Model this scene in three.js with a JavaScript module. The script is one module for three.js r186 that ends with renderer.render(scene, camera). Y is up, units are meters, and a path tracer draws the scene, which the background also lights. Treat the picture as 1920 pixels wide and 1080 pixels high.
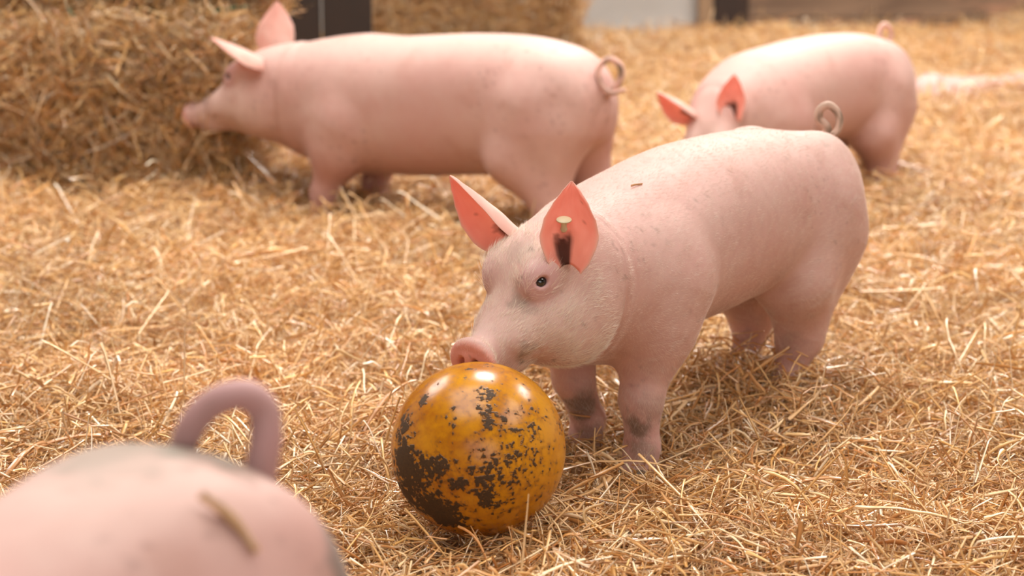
import * as THREE from 'three';
import { mergeGeometries } from 'three/addons/utils/BufferGeometryUtils.js';
import { ImprovedNoise } from 'three/addons/math/ImprovedNoise.js';
import { RectAreaLightUniformsLib } from 'three/addons/lights/RectAreaLightUniformsLib.js';

// ---------------------------------------------------------------- camera, light, exposure
const scene = new THREE.Scene();
const camera = new THREE.PerspectiveCamera(17.06, 1920 / 1080, 0.1, 100);
camera.position.set(0, 0.92, 0);
camera.rotation.set(-0.19285, 0, 0);
camera.focus = 3.0;                                   // on the head of the pig with the ball
camera.userData.fStop = camera.getFocalLength() / 1000 / 0.0185;
const renderer = new THREE.WebGLRenderer({ antialias: true });
renderer.toneMapping = THREE.LinearToneMapping;
renderer.toneMappingExposure = 0.37;
renderer.shadowMap.enabled = true;
RectAreaLightUniformsLib.init();
scene.background = new THREE.Color(0.75, 0.85, 1.0);  // bright overcast day outside the barn
const ROOF = 4.8;
// first two skylights follow the ball's highlights, the rest are added unseen fill: centre x, z, size x, size z, strength (rectangular lights just under the rooflight panes)
const SKYLIGHTS_AND_FILL = [
  [0.4, -6.3, 1.1, 1.7, 125], [4.4, -7.0, 1.5, 2.4, 56], [-4.0, -7.7, 2.6, 4.0, 26],
  [4.2, -1.6, 3.0, 4.0, 12], [2.4, -11.8, 2.2, 2.4, 60], [-0.9, -2.0, 3.2, 4.0, 13],
];
const LIGHT_COLOR = new THREE.Color(1.0, 0.97, 0.93);
function areaLight(name, x, y, z, w, h, target, strength) {
  const l = new THREE.RectAreaLight(LIGHT_COLOR, strength, w, h);
  l.name = name; l.position.set(x, y, z); l.lookAt(...target); l.castShadow = true; scene.add(l);
  return l;
}
for (const [x, z, w, d, s] of SKYLIGHTS_AND_FILL) {
  const l = areaLight('unseen_roof_light', x, ROOF - 0.03, z, w, d, [x, 0, z], s);
  l.rotation.set(-Math.PI / 2, 0, 0);
}
// added fill light, set in an unseen doorway behind the camera
areaLight('added_door_fill', 0.6, 1.75, 3.75, 5.0, 3.0, [0.6, 1.75, 0], 5);

// ---------------------------------------------------------------- helpers
let seed = 7;
const rnd = () => { seed = (seed + 0x6d2b79f5) | 0; let t = Math.imul(seed ^ (seed >>> 15), 1 | seed); t = (t + Math.imul(t ^ (t >>> 7), 61 | t)) ^ t; return ((t ^ (t >>> 14)) >>> 0) / 4294967296; };
const rr = (a, b) => a + (b - a) * rnd();
const V = (x, y, z) => new THREE.Vector3(x, y, z);
const { lerp, clamp, smoothstep } = THREE.MathUtils;
const perlin = new ImprovedNoise();
const noise = (x, y, z) => perlin.noise(x + 51.3, y + 17.7, z + 33.1);
const fbm = (x, y, z, o = 4) => { let s = 0, a = 0.5; for (let i = 0; i < o; i++, a *= 0.5, x *= 2.03, y *= 2.03, z *= 2.03) s += a * noise(x, y, z); return s; };
const names = new Map();
function numbered(name) { const n = names.get(name) ?? 0; names.set(name, n + 1); return n ? `${name}_${String(n).padStart(3, '0')}` : name; }
function tag(o, label, category, group, kind) {
  if (label) o.userData.label = label;
  if (category) o.userData.category = category;
  if (group) o.userData.group = group;
  if (kind) o.userData.kind = kind;
  return o;
}
function put(name, geometry, material, parent = scene) {
  const m = new THREE.Mesh(geometry, material);
  m.name = parent === scene ? numbered(name) : name;
  m.castShadow = m.receiveShadow = true;
  parent.add(m);
  return m;
}
function thing(name, x = 0, y = 0, z = 0, turn = 0) {
  const g = new THREE.Group(); g.name = numbered(name); g.position.set(x, y, z); g.rotation.y = turn; scene.add(g); return g;
}
function box(w, h, d, x, y, z) { return new THREE.BoxGeometry(w, h, d).translate(x, y, z); }
// colour given as sRGB numbers -> linear triple
const S = (r, g, b) => { const c = new THREE.Color().setRGB(r / 255, g / 255, b / 255, THREE.SRGBColorSpace); return [c.r, c.g, c.b]; };
const mixc = (a, b, t) => [lerp(a[0], b[0], t), lerp(a[1], b[1], t), lerp(a[2], b[2], t)];
// a tapering tube through points; radius(t) in metres; squash flattens the section
function sweep(points, radius, steps = 24, around = 10, squash = 1, color) {
  const curve = points.length > 2 ? new THREE.CatmullRomCurve3(points) : new THREE.LineCurve3(points[0], points[1]);
  const fr = curve.computeFrenetFrames ? curve.computeFrenetFrames(steps, false) : null;
  const pos = [], idx = [], col = [];
  for (let i = 0; i <= steps; i++) {
    const t = i / steps, p = curve.getPointAt(t), r = radius(t), n = fr.normals[i], b = fr.binormals[i];
    for (let j = 0; j < around; j++) {
      const a = (j / around) * Math.PI * 2, c = Math.cos(a) * r, s = Math.sin(a) * r * squash;
      pos.push(p.x + n.x * c + b.x * s, p.y + n.y * c + b.y * s, p.z + n.z * c + b.z * s);
      if (color) col.push(...color(t, a));
      if (i < steps) { const k = (j + 1) % around; idx.push(i * around + j, i * around + k, (i + 1) * around + j, (i + 1) * around + j, i * around + k, (i + 1) * around + k); }
    }
  }
  for (const [i, flip] of [[0, 0], [steps, 1]]) {
    const c = pos.length / 3, p = curve.getPointAt(i / steps); pos.push(p.x, p.y, p.z); if (color) col.push(...color(i / steps, 0));
    for (let j = 0; j < around; j++) { const k = (j + 1) % around, a = i * around + j, b = i * around + k; flip ? idx.push(c, a, b) : idx.push(c, b, a); }
  }
  const g = new THREE.BufferGeometry();
  g.setAttribute('position', new THREE.Float32BufferAttribute(pos, 3));
  if (color) g.setAttribute('color', new THREE.Float32BufferAttribute(col, 3));
  g.setIndex(idx); g.computeVertexNormals();
  return g;
}
function tint(g, f) {
  const p = g.attributes.position, c = new Float32Array(p.count * 3);
  for (let i = 0; i < p.count; i++) { const k = f(p.getX(i), p.getY(i), p.getZ(i), i); c[i * 3] = k[0]; c[i * 3 + 1] = k[1]; c[i * 3 + 2] = k[2]; }
  g.setAttribute('color', new THREE.BufferAttribute(c, 3));
  return g;
}

// ---------------------------------------------------------------- implicit surfaces -> one continuous mesh
const smin = (a, b, k) => { const h = Math.max(k - Math.abs(a - b), 0) / k; return Math.min(a, b) - h * h * k * 0.25; };
const smax = (a, b, k) => -smin(-a, -b, k);
class Field {
  constructor() { this.items = []; }
  add(d, c, r, k = 0.03, cut = false) { this.items.push({ d, c, r, k, cut }); return this; }
  bone(a, b, ra, rb, k = 0.03) {
    const ax = a.x, ay = a.y, az = a.z, dx = b.x - ax, dy = b.y - ay, dz = b.z - az, l2 = dx * dx + dy * dy + dz * dz || 1e-9;
    return this.add((x, y, z) => {
      const px = x - ax, py = y - ay, pz = z - az, t = clamp((px * dx + py * dy + pz * dz) / l2, 0, 1);
      const qx = px - dx * t, qy = py - dy * t, qz = pz - dz * t;
      return Math.sqrt(qx * qx + qy * qy + qz * qz) - ra - (rb - ra) * t;
    }, a.clone().add(b).multiplyScalar(0.5), Math.sqrt(l2) / 2 + Math.max(ra, rb), k);
  }
  // ellipsoid with axes given by a frame (columns u, v, w)
  ball(c, [ra, rb, rc], k = 0.03, frame = [V(1, 0, 0), V(0, 1, 0), V(0, 0, 1)], cut = false) {
    const [u, v, w] = frame;
    return this.add((x, y, z) => {
      x -= c.x; y -= c.y; z -= c.z;
      const a = x * u.x + y * u.y + z * u.z, b = x * v.x + y * v.y + z * v.z, g = x * w.x + y * w.y + z * w.z;
      const k0 = Math.hypot(a / ra, b / rb, g / rc), k1 = Math.hypot(a / ra / ra, b / rb / rb, g / rc / rc);
      return k1 < 1e-9 ? -Math.min(ra, rb, rc) : (k0 * (k0 - 1)) / k1;
    }, c, Math.max(ra, rb, rc), k, cut);
  }
  ring(c, R, r, k, frame, stretch = 1) {       // a torus in the plane of frame[0], frame[1]
    const [u, v, w] = frame;
    return this.add((x, y, z) => {
      x -= c.x; y -= c.y; z -= c.z;
      const a = (x * u.x + y * u.y + z * u.z) / stretch, b = x * v.x + y * v.y + z * v.z, g = x * w.x + y * w.y + z * w.z;
      return Math.hypot(Math.hypot(a, b) - R, g) - r;
    }, c, R * stretch + r, k);
  }
  // body swept along an axis: rows [along, top, bottom, halfWidth]
  loft(o, [u, v, w], rows, k = 0.03, power = 2) {
    const N = 96, a0 = rows[0][0], a1 = rows[rows.length - 1][0], tab = [];
    const at = (s, c) => {                       // monotone-ish Catmull-Rom
      let i = 0; while (i < rows.length - 2 && rows[i + 1][0] < s) i++;
      const p = rows[Math.max(i - 1, 0)], q = rows[i], r = rows[i + 1], t = rows[Math.min(i + 2, rows.length - 1)];
      const h = r[0] - q[0], f = (s - q[0]) / h, m0 = (h * (r[c] - p[c])) / (r[0] - p[0] || 1), m1 = (h * (t[c] - q[c])) / (t[0] - q[0] || 1);
      const f2 = f * f, f3 = f2 * f;
      return (2 * f3 - 3 * f2 + 1) * q[c] + (f3 - 2 * f2 + f) * m0 + (-2 * f3 + 3 * f2) * r[c] + (f3 - f2) * m1;
    };
    for (let i = 0; i <= N; i++) { const s = lerp(a0, a1, i / N), t = at(s, 1), b = at(s, 2); tab.push([(t + b) / 2, Math.max((t - b) / 2, 0.004), Math.max(at(s, 3), 0.004)]); }
    const slope = tab.map((e, i) => { const p = tab[Math.max(i - 1, 0)], n = tab[Math.min(i + 1, N)], h = (2 * (a1 - a0)) / N; return Math.min(3, Math.max(Math.abs(n[1] + n[0] - p[1] - p[0]), Math.abs(n[1] - n[0] - p[1] + p[0]), Math.abs(n[2] - p[2])) / h); });
    const mid = o.clone().addScaledVector(u, (a0 + a1) / 2);
    let R = 0; for (const r of rows) R = Math.max(R, Math.hypot(r[0] - (a0 + a1) / 2, Math.max(Math.abs(r[1]), Math.abs(r[2])), r[3]));
    return this.add((x, y, z) => {
      x -= o.x; y -= o.y; z -= o.z;
      const a = x * u.x + y * u.y + z * u.z, b = x * v.x + y * v.y + z * v.z, g = Math.abs(x * w.x + y * w.y + z * w.z);
      const s = clamp(a, a0, a1), f = ((s - a0) / (a1 - a0)) * N, i = Math.min(Math.floor(f), N - 1), t = f - i, p = tab[i], q = tab[i + 1];
      const cb = lerp(p[0], q[0], t), ry = lerp(p[1], q[1], t), rw = lerp(p[2], q[2], t), yb = Math.abs(b - cb);
      let d;
      if (power === 2) { const k0 = Math.hypot(yb / ry, g / rw), k1 = Math.hypot(yb / ry / ry, g / rw / rw); d = k1 < 1e-9 ? -Math.min(ry, rw) : (k0 * (k0 - 1)) / k1; }
      else { const k0 = Math.pow(Math.pow(yb / ry, power) + Math.pow(g / rw, power), 1 / power); d = (k0 - 1) * Math.min(ry, rw); if (d > 0) d = Math.max(d, 0); }
      d /= Math.hypot(1, lerp(slope[i], slope[i + 1], t) * 0.8);
      if (a !== s) d = d > 0 ? Math.hypot(d, a - s) : Math.abs(a - s);
      return d;
    }, mid, R * 1.05, k);
  }
  at(x, y, z) {
    let d = 1e3;
    for (const i of this.items) {
      const lb = Math.hypot(x - i.c.x, y - i.c.y, z - i.c.z) - i.r;
      if (i.cut) { if (lb < i.k + 0.002) d = smax(d, -i.d(x, y, z), i.k); }
      else if (lb < d + i.k) d = d === 1e3 ? i.d(x, y, z) : smin(d, i.d(x, y, z), i.k);
    }
    return d;
  }
  mesh(cell, pad = 0.03) {
    const lo = V(1e9, 1e9, 1e9), hi = V(-1e9, -1e9, -1e9);
    for (const i of this.items) if (!i.cut) { lo.min(i.c.clone().addScalar(-i.r - pad)); hi.max(i.c.clone().addScalar(i.r + pad)); }
    const B = 6, nb = [0, 1, 2].map((k) => Math.ceil((hi.getComponent(k) - lo.getComponent(k)) / cell / B)), [nx, ny, nz] = nb.map((b) => b * B + 1);
    const val = new Float32Array(nx * ny * nz).fill(1), sx = 1, sy = nx, sz = nx * ny, reach = cell * B * 0.87 * 1.7, live = [];
    for (let bz = 0; bz < nb[2]; bz++) for (let by = 0; by < nb[1]; by++) for (let bx = 0; bx < nb[0]; bx++) {
      const x0 = bx * B, y0 = by * B, z0 = bz * B;
      const d = this.at(lo.x + (x0 + B / 2) * cell, lo.y + (y0 + B / 2) * cell, lo.z + (z0 + B / 2) * cell);
      const near = Math.abs(d) < reach;
      if (near) live.push([x0, y0, z0]);
      if (!near && d < 0) for (let z = z0; z <= z0 + B; z++) for (let y = y0; y <= y0 + B; y++) for (let x = x0; x <= x0 + B; x++) { const n = x + y * sy + z * sz; if (val[n] === 1) val[n] = -1; }
    }
    const done = new Uint8Array(val.length);
    for (const [x0, y0, z0] of live) for (let z = z0; z <= z0 + B; z++) for (let y = y0; y <= y0 + B; y++) for (let x = x0; x <= x0 + B; x++) {
      const n = x + y * sy + z * sz; if (!done[n]) { done[n] = 1; val[n] = this.at(lo.x + x * cell, lo.y + y * cell, lo.z + z * cell); }
    }
    const vid = new Int32Array(val.length).fill(-1), pos = [], idx = [];
    const corner = [0, sx, sy, sx + sy, sz, sx + sz, sy + sz, sx + sy + sz];
    const edges = [[0, 1], [2, 3], [4, 5], [6, 7], [0, 2], [1, 3], [4, 6], [5, 7], [0, 4], [1, 5], [2, 6], [3, 7]];
    for (const [x0, y0, z0] of live) for (let z = z0; z < z0 + B; z++) for (let y = y0; y < y0 + B; y++) for (let x = x0; x < x0 + B; x++) {
      const n = x + y * sy + z * sz; let mask = 0;
      for (let c = 0; c < 8; c++) if (val[n + corner[c]] < 0) mask |= 1 << c;
      if (mask === 0 || mask === 255) continue;
      let px = 0, py = 0, pz = 0, m = 0;
      for (const [a, b] of edges) {
        const va = val[n + corner[a]], vb = val[n + corner[b]];
        if (va < 0 === vb < 0) continue;
        const t = va / (va - vb), ax = a & 1, ay = (a >> 1) & 1, az = a >> 2, bx = b & 1, by = (b >> 1) & 1, bz = b >> 2;
        px += ax + (bx - ax) * t; py += ay + (by - ay) * t; pz += az + (bz - az) * t; m++;
      }
      vid[n] = pos.length / 3;
      pos.push(lo.x + (x + px / m) * cell, lo.y + (y + py / m) * cell, lo.z + (z + pz / m) * cell);
    }
    const quad = (a, b, c, d, flip) => { if (a < 0 || b < 0 || c < 0 || d < 0) return; flip ? idx.push(a, c, b, c, a, d) : idx.push(a, b, c, c, d, a); };
    for (const [x0, y0, z0] of live) for (let z = z0; z < z0 + B; z++) for (let y = y0; y < y0 + B; y++) for (let x = x0; x < x0 + B; x++) {
      const n = x + y * sy + z * sz, v = val[n] < 0;
      if (y > 0 && z > 0 && v !== val[n + sx] < 0) quad(vid[n - sy - sz], vid[n - sz], vid[n], vid[n - sy], !v);
      if (x > 0 && z > 0 && v !== val[n + sy] < 0) quad(vid[n - sx - sz], vid[n - sx], vid[n], vid[n - sz], !v);
      if (x > 0 && y > 0 && v !== val[n + sz] < 0) quad(vid[n - sx - sy], vid[n - sy], vid[n], vid[n - sx], !v);
    }
    const nor = new Float32Array(pos.length), e = cell * 0.6;
    for (let i = 0; i < pos.length; i += 3) {
      const x = pos[i], y = pos[i + 1], z = pos[i + 2];
      let a = this.at(x + e, y, z) - this.at(x - e, y, z), b = this.at(x, y + e, z) - this.at(x, y - e, z), c = this.at(x, y, z + e) - this.at(x, y, z - e);
      const l = Math.hypot(a, b, c) || 1; nor[i] = a / l; nor[i + 1] = b / l; nor[i + 2] = c / l;
    }
    const g = new THREE.BufferGeometry();
    g.setAttribute('position', new THREE.Float32BufferAttribute(pos, 3));
    g.setAttribute('normal', new THREE.BufferAttribute(nor, 3));
    g.setIndex(idx);
    return g;
  }
}
const FINE = true, BRISTLES = 32000;
// ---------------------------------------------------------------- the barn
const structure = (o) => tag(o, null, null, null, 'structure');
const concrete = new THREE.MeshStandardMaterial({ roughness: 0.9, vertexColors: true });
const timber = new THREE.MeshStandardMaterial({ roughness: 0.85, vertexColors: true });
const roofing = new THREE.MeshStandardMaterial({ color: 0x9c958a, roughness: 0.9 });
const X0 = -7, X1 = 8, Z0 = -14.3, Z1 = 4;
function grid(w, h, d, x, y, z, n, f) { return tint(new THREE.BoxGeometry(w, h, d, ...n).translate(x, y, z), f); }
const greyWall = (x, y, z) => mixc(S(186, 182, 178), S(150, 142, 132), clamp(0.4 + 1.1 * fbm(x * 1.3, y * 1.7, z) + 0.4 * fbm(x * 9, y * 9, z * 9), 0, 1));
structure(put('wall_left', grid(0.2, ROOF + 0.4, Z1 - Z0, X0 - 0.1, ROOF / 2 - 0.2, (Z0 + Z1) / 2, [1, 10, 30], greyWall), concrete));
structure(put('wall_right', grid(0.2, ROOF + 0.4, Z1 - Z0, X1 + 0.1, ROOF / 2 - 0.2, (Z0 + Z1) / 2, [1, 10, 30], greyWall), concrete));
{
  const wall = structure(put('wall_back', grid(X1 - X0 + 0.4, ROOF + 0.4, 0.2, (X0 + X1) / 2, ROOF / 2 - 0.2, Z0 - 0.1, [60, 24, 1], greyWall), concrete));
  const oldWood = (x, y, z) => mixc(S(142, 114, 90), S(92, 70, 54), clamp(0.5 + 0.9 * fbm(x * 2.2, y * 7, z) + 0.5 * fbm(x * 3, y * 40, z), 0, 1));
  put('post', grid(0.1, 3, 0.12, 1.42, 1.4, Z0 + 0.06, [2, 40, 2], (x, y, z) => mixc(S(158, 128, 98), S(112, 86, 62), clamp(0.5 + fbm(x * 9, y * 3, z), 0, 1))), timber, wall);
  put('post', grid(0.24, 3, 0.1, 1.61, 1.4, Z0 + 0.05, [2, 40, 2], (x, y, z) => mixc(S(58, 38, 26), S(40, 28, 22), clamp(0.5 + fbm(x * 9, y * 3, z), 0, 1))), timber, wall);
  for (let k = 0; k < 9; k++) {
    const y = -0.05 + k * 0.222, s = k * 3.7;
    put('plank', grid(6.2, 0.214, 0.04, 4.84, y + 0.107, Z0 + 0.03 + 0.006 * (k % 3), [90, 6, 1], (x, yy, z) => {
      const c = oldWood(x + s, yy, s); return mixc(c, S(186, 138, 108), 0.8 * smoothstep(fbm(x * 1.7 + s, yy * 4, 4), 0.08, 0.3));
    }), timber, wall);
  }
}
{
  const w = 5.2, x = 0.6, h = 3.3, parts = [grid(x - w / 2 - X0, ROOF + 0.4, 0.2, (X0 + x - w / 2) / 2, ROOF / 2 - 0.2, Z1 + 0.1, [6, 6, 1], greyWall), grid(X1 - x - w / 2, ROOF + 0.4, 0.2, (X1 + x + w / 2) / 2, ROOF / 2 - 0.2, Z1 + 0.1, [6, 6, 1], greyWall), grid(w, ROOF - h, 0.2, x, (ROOF + h) / 2, Z1 + 0.1, [6, 6, 1], greyWall)];
  structure(put('wall_front', mergeGeometries(parts), concrete));
}
{
  const shape = new THREE.Shape([[X0 - 0.2, -Z1 - 0.2], [X1 + 0.2, -Z1 - 0.2], [X1 + 0.2, -Z0 + 0.2], [X0 - 0.2, -Z0 + 0.2]].map((p) => new THREE.Vector2(...p)));
  const paneMaterial = new THREE.MeshStandardMaterial({ color: 0xdddddd, roughness: 0.6, emissive: 0xfff2e0, emissiveIntensity: 1.5 });  // glowing panes out of view; those past the first two are added fill
  SKYLIGHTS_AND_FILL.forEach(([x, z, w, d], i) => {
    shape.holes.push(new THREE.Path([[x - w / 2, -z - d / 2], [x - w / 2, -z + d / 2], [x + w / 2, -z + d / 2], [x + w / 2, -z - d / 2]].map((p) => new THREE.Vector2(...p))));
    structure(put(`window_${i + 1}`, box(w, 0.02, d, x, ROOF + 0.03, z), paneMaterial));
  });
  structure(put('ceiling', new THREE.ExtrudeGeometry(shape, { depth: 0.15, bevelEnabled: false }).rotateX(-Math.PI / 2).translate(0, ROOF, 0), roofing));
}
// ---------------------------------------------------------------- the bed of straw
const bump = (x, z, cx, cz, r, h) => { const d = ((x - cx) ** 2 + (z - cz) ** 2) / (r * r); return d > 9 ? 0 : h * Math.exp(-d); };
function groundY(x, z) {
  let y = -0.034 + 0.06 * fbm(x * 0.9, z * 0.9, 3.3, 2) + 0.05 * fbm(x * 2.6, z * 2.6, 8.1, 3) + 0.04 * fbm(x * 8, z * 8, 2.2, 2);
  const far = smoothstep(-z, 4.6, 6.5);
  y += far * 0.05 * fbm(x * 1.1 + 5, z * 1.1, 1, 2);
  y += bump(x, z, -1.5, -6.2, 0.5, 0.04) + bump(x, z, -0.6, -6.7, 0.4, 0.05) + bump(x, z, -2.2, -6.1, 0.6, 0.05) + bump(x, z, -0.9, -6.35, 0.25, 0.04);   // loose straw at the foot of the bale
  y += bump(x, z, 0.53, -3.55, 0.16, 0.035) + bump(x, z, 0.42, -3.8, 0.15, 0.04);                                    // heaped round the hind feet
  y -= bump(x, z, 0.2, -3.16, 0.16, 0.02) + bump(x, z, 0.11, -3.34, 0.13, 0.015);
  y += bump(x, z, 2.05, -8.9, 0.5, 0.10) + bump(x, z, 3.0, -9.6, 0.7, 0.15) + bump(x, z, 2.62, -9.2, 0.28, 0.09) + bump(x, z, 0.45, -11.2, 0.9, 0.10) + bump(x, z, 2.5, -13.6, 2.2, 0.08) + bump(x, z, 3.75, -13.9, 0.4, 0.12);
  const b = bump(x, z, -0.051, -2.8, 0.2, 1), f = clamp(b, 0, 1); y = lerp(y, -0.03, f);
  return y;
}
{
  const floor = structure(put('floor', box(X1 - X0 + 0.4, 0.2, Z1 - Z0 + 0.4, (X0 + X1) / 2, -0.3, (Z0 + Z1) / 2), new THREE.MeshStandardMaterial({ color: 0x6d5a44, roughness: 0.95 })));
  const g = new THREE.PlaneGeometry(X1 - X0, Z1 - Z0, 300, 360).rotateX(-Math.PI / 2).translate((X0 + X1) / 2, 0, (Z0 + Z1) / 2), p = g.attributes.position;
  for (let i = 0; i < p.count; i++) p.setY(i, groundY(p.getX(i), p.getZ(i)) - 0.028 + 0.008 * noise(p.getX(i) * 14, 0, p.getZ(i) * 14));
  g.computeVertexNormals();
  tint(g, (x, y, z) => mixc(S(150, 104, 56), S(104, 70, 38), clamp(0.5 + 1.2 * fbm(x * 7, z * 7, 1), 0, 1)));
  put('packed_straw', g, new THREE.MeshStandardMaterial({ vertexColors: true, roughness: 0.9 }), floor);
}
const STRAWS = [...[S(232, 190, 122), S(224, 174, 100), S(240, 208, 150), S(214, 158, 90), S(200, 138, 74), S(244, 222, 176), S(216, 172, 112), S(186, 126, 68)]].map((c) => [c[0], c[1] * 1.01, c[2] * 1.17].map((v) => v * 1.07));
const strawMaterial = new THREE.MeshPhysicalMaterial({ vertexColors: true, roughness: 0.24, specularIntensity: 1, clearcoat: 0.5, clearcoatRoughness: 0.16, side: THREE.DoubleSide });
function stalk(l, w, bend, kink, flat) {
  const p = [], n = 6, q = V(0, 0, 0), d = V(1, 0, 0), at = 1 + Math.floor(rnd() * 4);
  let yaw = 0, pitch = 0;
  for (let i = 0; i <= n; i++) { p.push(q.clone()); yaw += bend * rr(0.1, 1); pitch += rr(-0.5, 0.5) * Math.abs(bend); if (kink && i === at) { yaw += rr(-1, 1) * 1.5; pitch += rr(-0.5, 0.5); } d.set(Math.cos(yaw) * Math.cos(pitch), Math.sin(pitch), Math.sin(yaw) * Math.cos(pitch)); q.addScaledVector(d, l / n); }
  const c0 = STRAWS[Math.floor(rnd() * STRAWS.length)], c = mixc(c0, STRAWS[Math.floor(rnd() * STRAWS.length)], rnd() * 0.5), taper = rr(-0.2, 1), split = rr(0.6, 1.6), wave = rr(0, 6);
  const g = sweep(p, (t) => w * 0.5 * (1 - taper * 0.85 * Math.pow(t, split)) * (flat ? 0.85 + 0.15 * Math.sin(t * 9 + wave) : 1), 8, flat ? 4 : 5, flat ? rr(0.07, 0.2) : 0.6, (t) => c.map((x) => x * (0.92 + 0.16 * ((t * 7) % 1))));
  const m = q.multiplyScalar(0.5); return g.translate(-m.x, -m.y, -m.z);
}
// clumps of stalks lying across each other; up is y
function clump(n, R, lift, tilt, len, wid) {
  const parts = [];
  for (let i = 0; i < n; i++) {
    const l = len * (0.25 + 1.3 * rnd() * rnd()), leaf = rnd() < 0.72, straight = rnd() < 0.36;
    const g = stalk(l, wid * (leaf ? rr(0.45, 1) + rnd() * rnd() * 1.1 : rr(0.3, 0.8)), straight ? rr(-0.06, 0.06) : rr(-0.36, 0.36), rnd() < 0.3, leaf);
    const a = rnd() * Math.PI * 2, r = R * Math.sqrt(rnd());
    g.rotateX(rr(-3, 3)).rotateZ(rr(-tilt, tilt) * (rnd() < 0.12 ? 2.4 : 1)).rotateY(rnd() * Math.PI * 2).translate(Math.cos(a) * r, rr(-0.024, lift), Math.sin(a) * r);
    parts.push(g);
  }
  return mergeGeometries(parts);
}
const CLUMPS = Array.from({ length: 12 }, () => clump(38, 0.12, 0.03, 0.45, 0.125, 0.0048));
const LOOSE = Array.from({ length: 6 }, () => clump(20, 0.15, 0.06, 0.65, 0.17, 0.0058));
const BALED = Array.from({ length: 8 }, () => clump(34, 0.15, 0.025, 0.45, 0.17, 0.0065));
// spots: [x, y, z, normal, scale, brightness]; every clump of a kind is one instanced mesh under the parent
function scatter(parent, clumps, spots) {
  const sets = clumps.map(() => []);
  for (const s of spots) sets[Math.floor(rnd() * clumps.length)].push(s);
  const m = new THREE.Matrix4(), q = new THREE.Quaternion(), q2 = new THREE.Quaternion(), c = new THREE.Color(), up = V(0, 1, 0);
  sets.forEach((list, k) => {
    const mesh = new THREE.InstancedMesh(clumps[k], strawMaterial, list.length); mesh.name = 'straw'; mesh.castShadow = mesh.receiveShadow = true;
    list.forEach(([x, y, z, n, s, tone], i) => {
      q.setFromUnitVectors(up, n); q2.setFromAxisAngle(up, rnd() * Math.PI * 2); q.multiply(q2);
      m.compose(V(x, y, z), q, V(s, s, s)); mesh.setMatrixAt(i, m);
      const t = tone ?? 1, w = rr(-1, 1); mesh.setColorAt(i, c.setRGB(t * (1 + 0.06 * w), t, t * (1 - 0.14 * w)));
    });
    if (list.length) { mesh.userData.kind = 'stuff'; parent.add(mesh); }
  });
}
{
  const bed = thing('straw_bedding'); tag(bed, 'loose golden straw spread deep over the whole barn floor', 'straw', null, 'stuff');
  const lying = [], loose = [];
  const half = (z) => 0.30 * -z + 0.35, wide = (z) => half(z) + 1.9;
  for (let z = -1.0; z > Z0 + 0.05; ) {
    const dz = 0.05, density = z > -4.6 ? 620 : z > -7.5 ? 420 : 230, w = Math.min(wide(z) * 2, X1 - X0 - 0.2), scale = z > -4.6 ? 1 : z > -7.5 ? 1.12 : 1.4;
    const n = density * dz * w;
    for (let i = 0; i < n; i++) {
      const x = clamp(rr(-w / 2, w / 2), X0 + 0.1, X1 - 0.1), zz = z - rnd() * dz;
      if (Math.hypot(x + 0.051, zz + 2.8) < 0.1 || (Math.abs(x) > half(zz) && rnd() < 0.55)) continue;
      const e = 0.05, y = groundY(x, zz), nx = groundY(x + e, zz) - groundY(x - e, zz), nz = groundY(x, zz + e) - groundY(x, zz - e);
      const normal = V(-nx / (2 * e) + rr(-0.22, 0.22), 1, -nz / (2 * e) + rr(-0.22, 0.22)).normalize();
      const tone = 1 + 0.35 * fbm(x * 1.6, zz * 1.6, 5, 3);
      (rnd() < 0.14 && Math.hypot(x + 0.051, zz + 2.8) > 0.26 ? loose : lying).push([x, y, zz, normal, scale * rr(0.75, 1.2), tone]);
    }
    z -= dz;
  }
  // wisps over the feet
  for (const [x, z, n] of [[0.55, -3.55, 9], [0.43, -3.82, 9], [0.2, -3.15, 3], [0.11, -3.33, 5], [-0.55, -6.0, 8], [-0.4, -6.2, 6], [0.1, -5.75, 6], [1.3, -6.6, 6], [-0.17, -2.85, 4], [0.08, -2.8, 3]])
    for (let i = 0; i < n; i++) { const a = rnd() * 6.28, r = rr(0.03, 0.12), px = x + Math.cos(a) * r, pz = z + Math.sin(a) * r; lying.push([px, groundY(px, pz) + 0.012, pz, V(rr(-0.4, 0.4), 1, rr(-0.4, 0.4)).normalize(), rr(0.5, 0.8), 1]); }
  scatter(bed, CLUMPS, lying); scatter(bed, LOOSE, loose);
}
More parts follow.
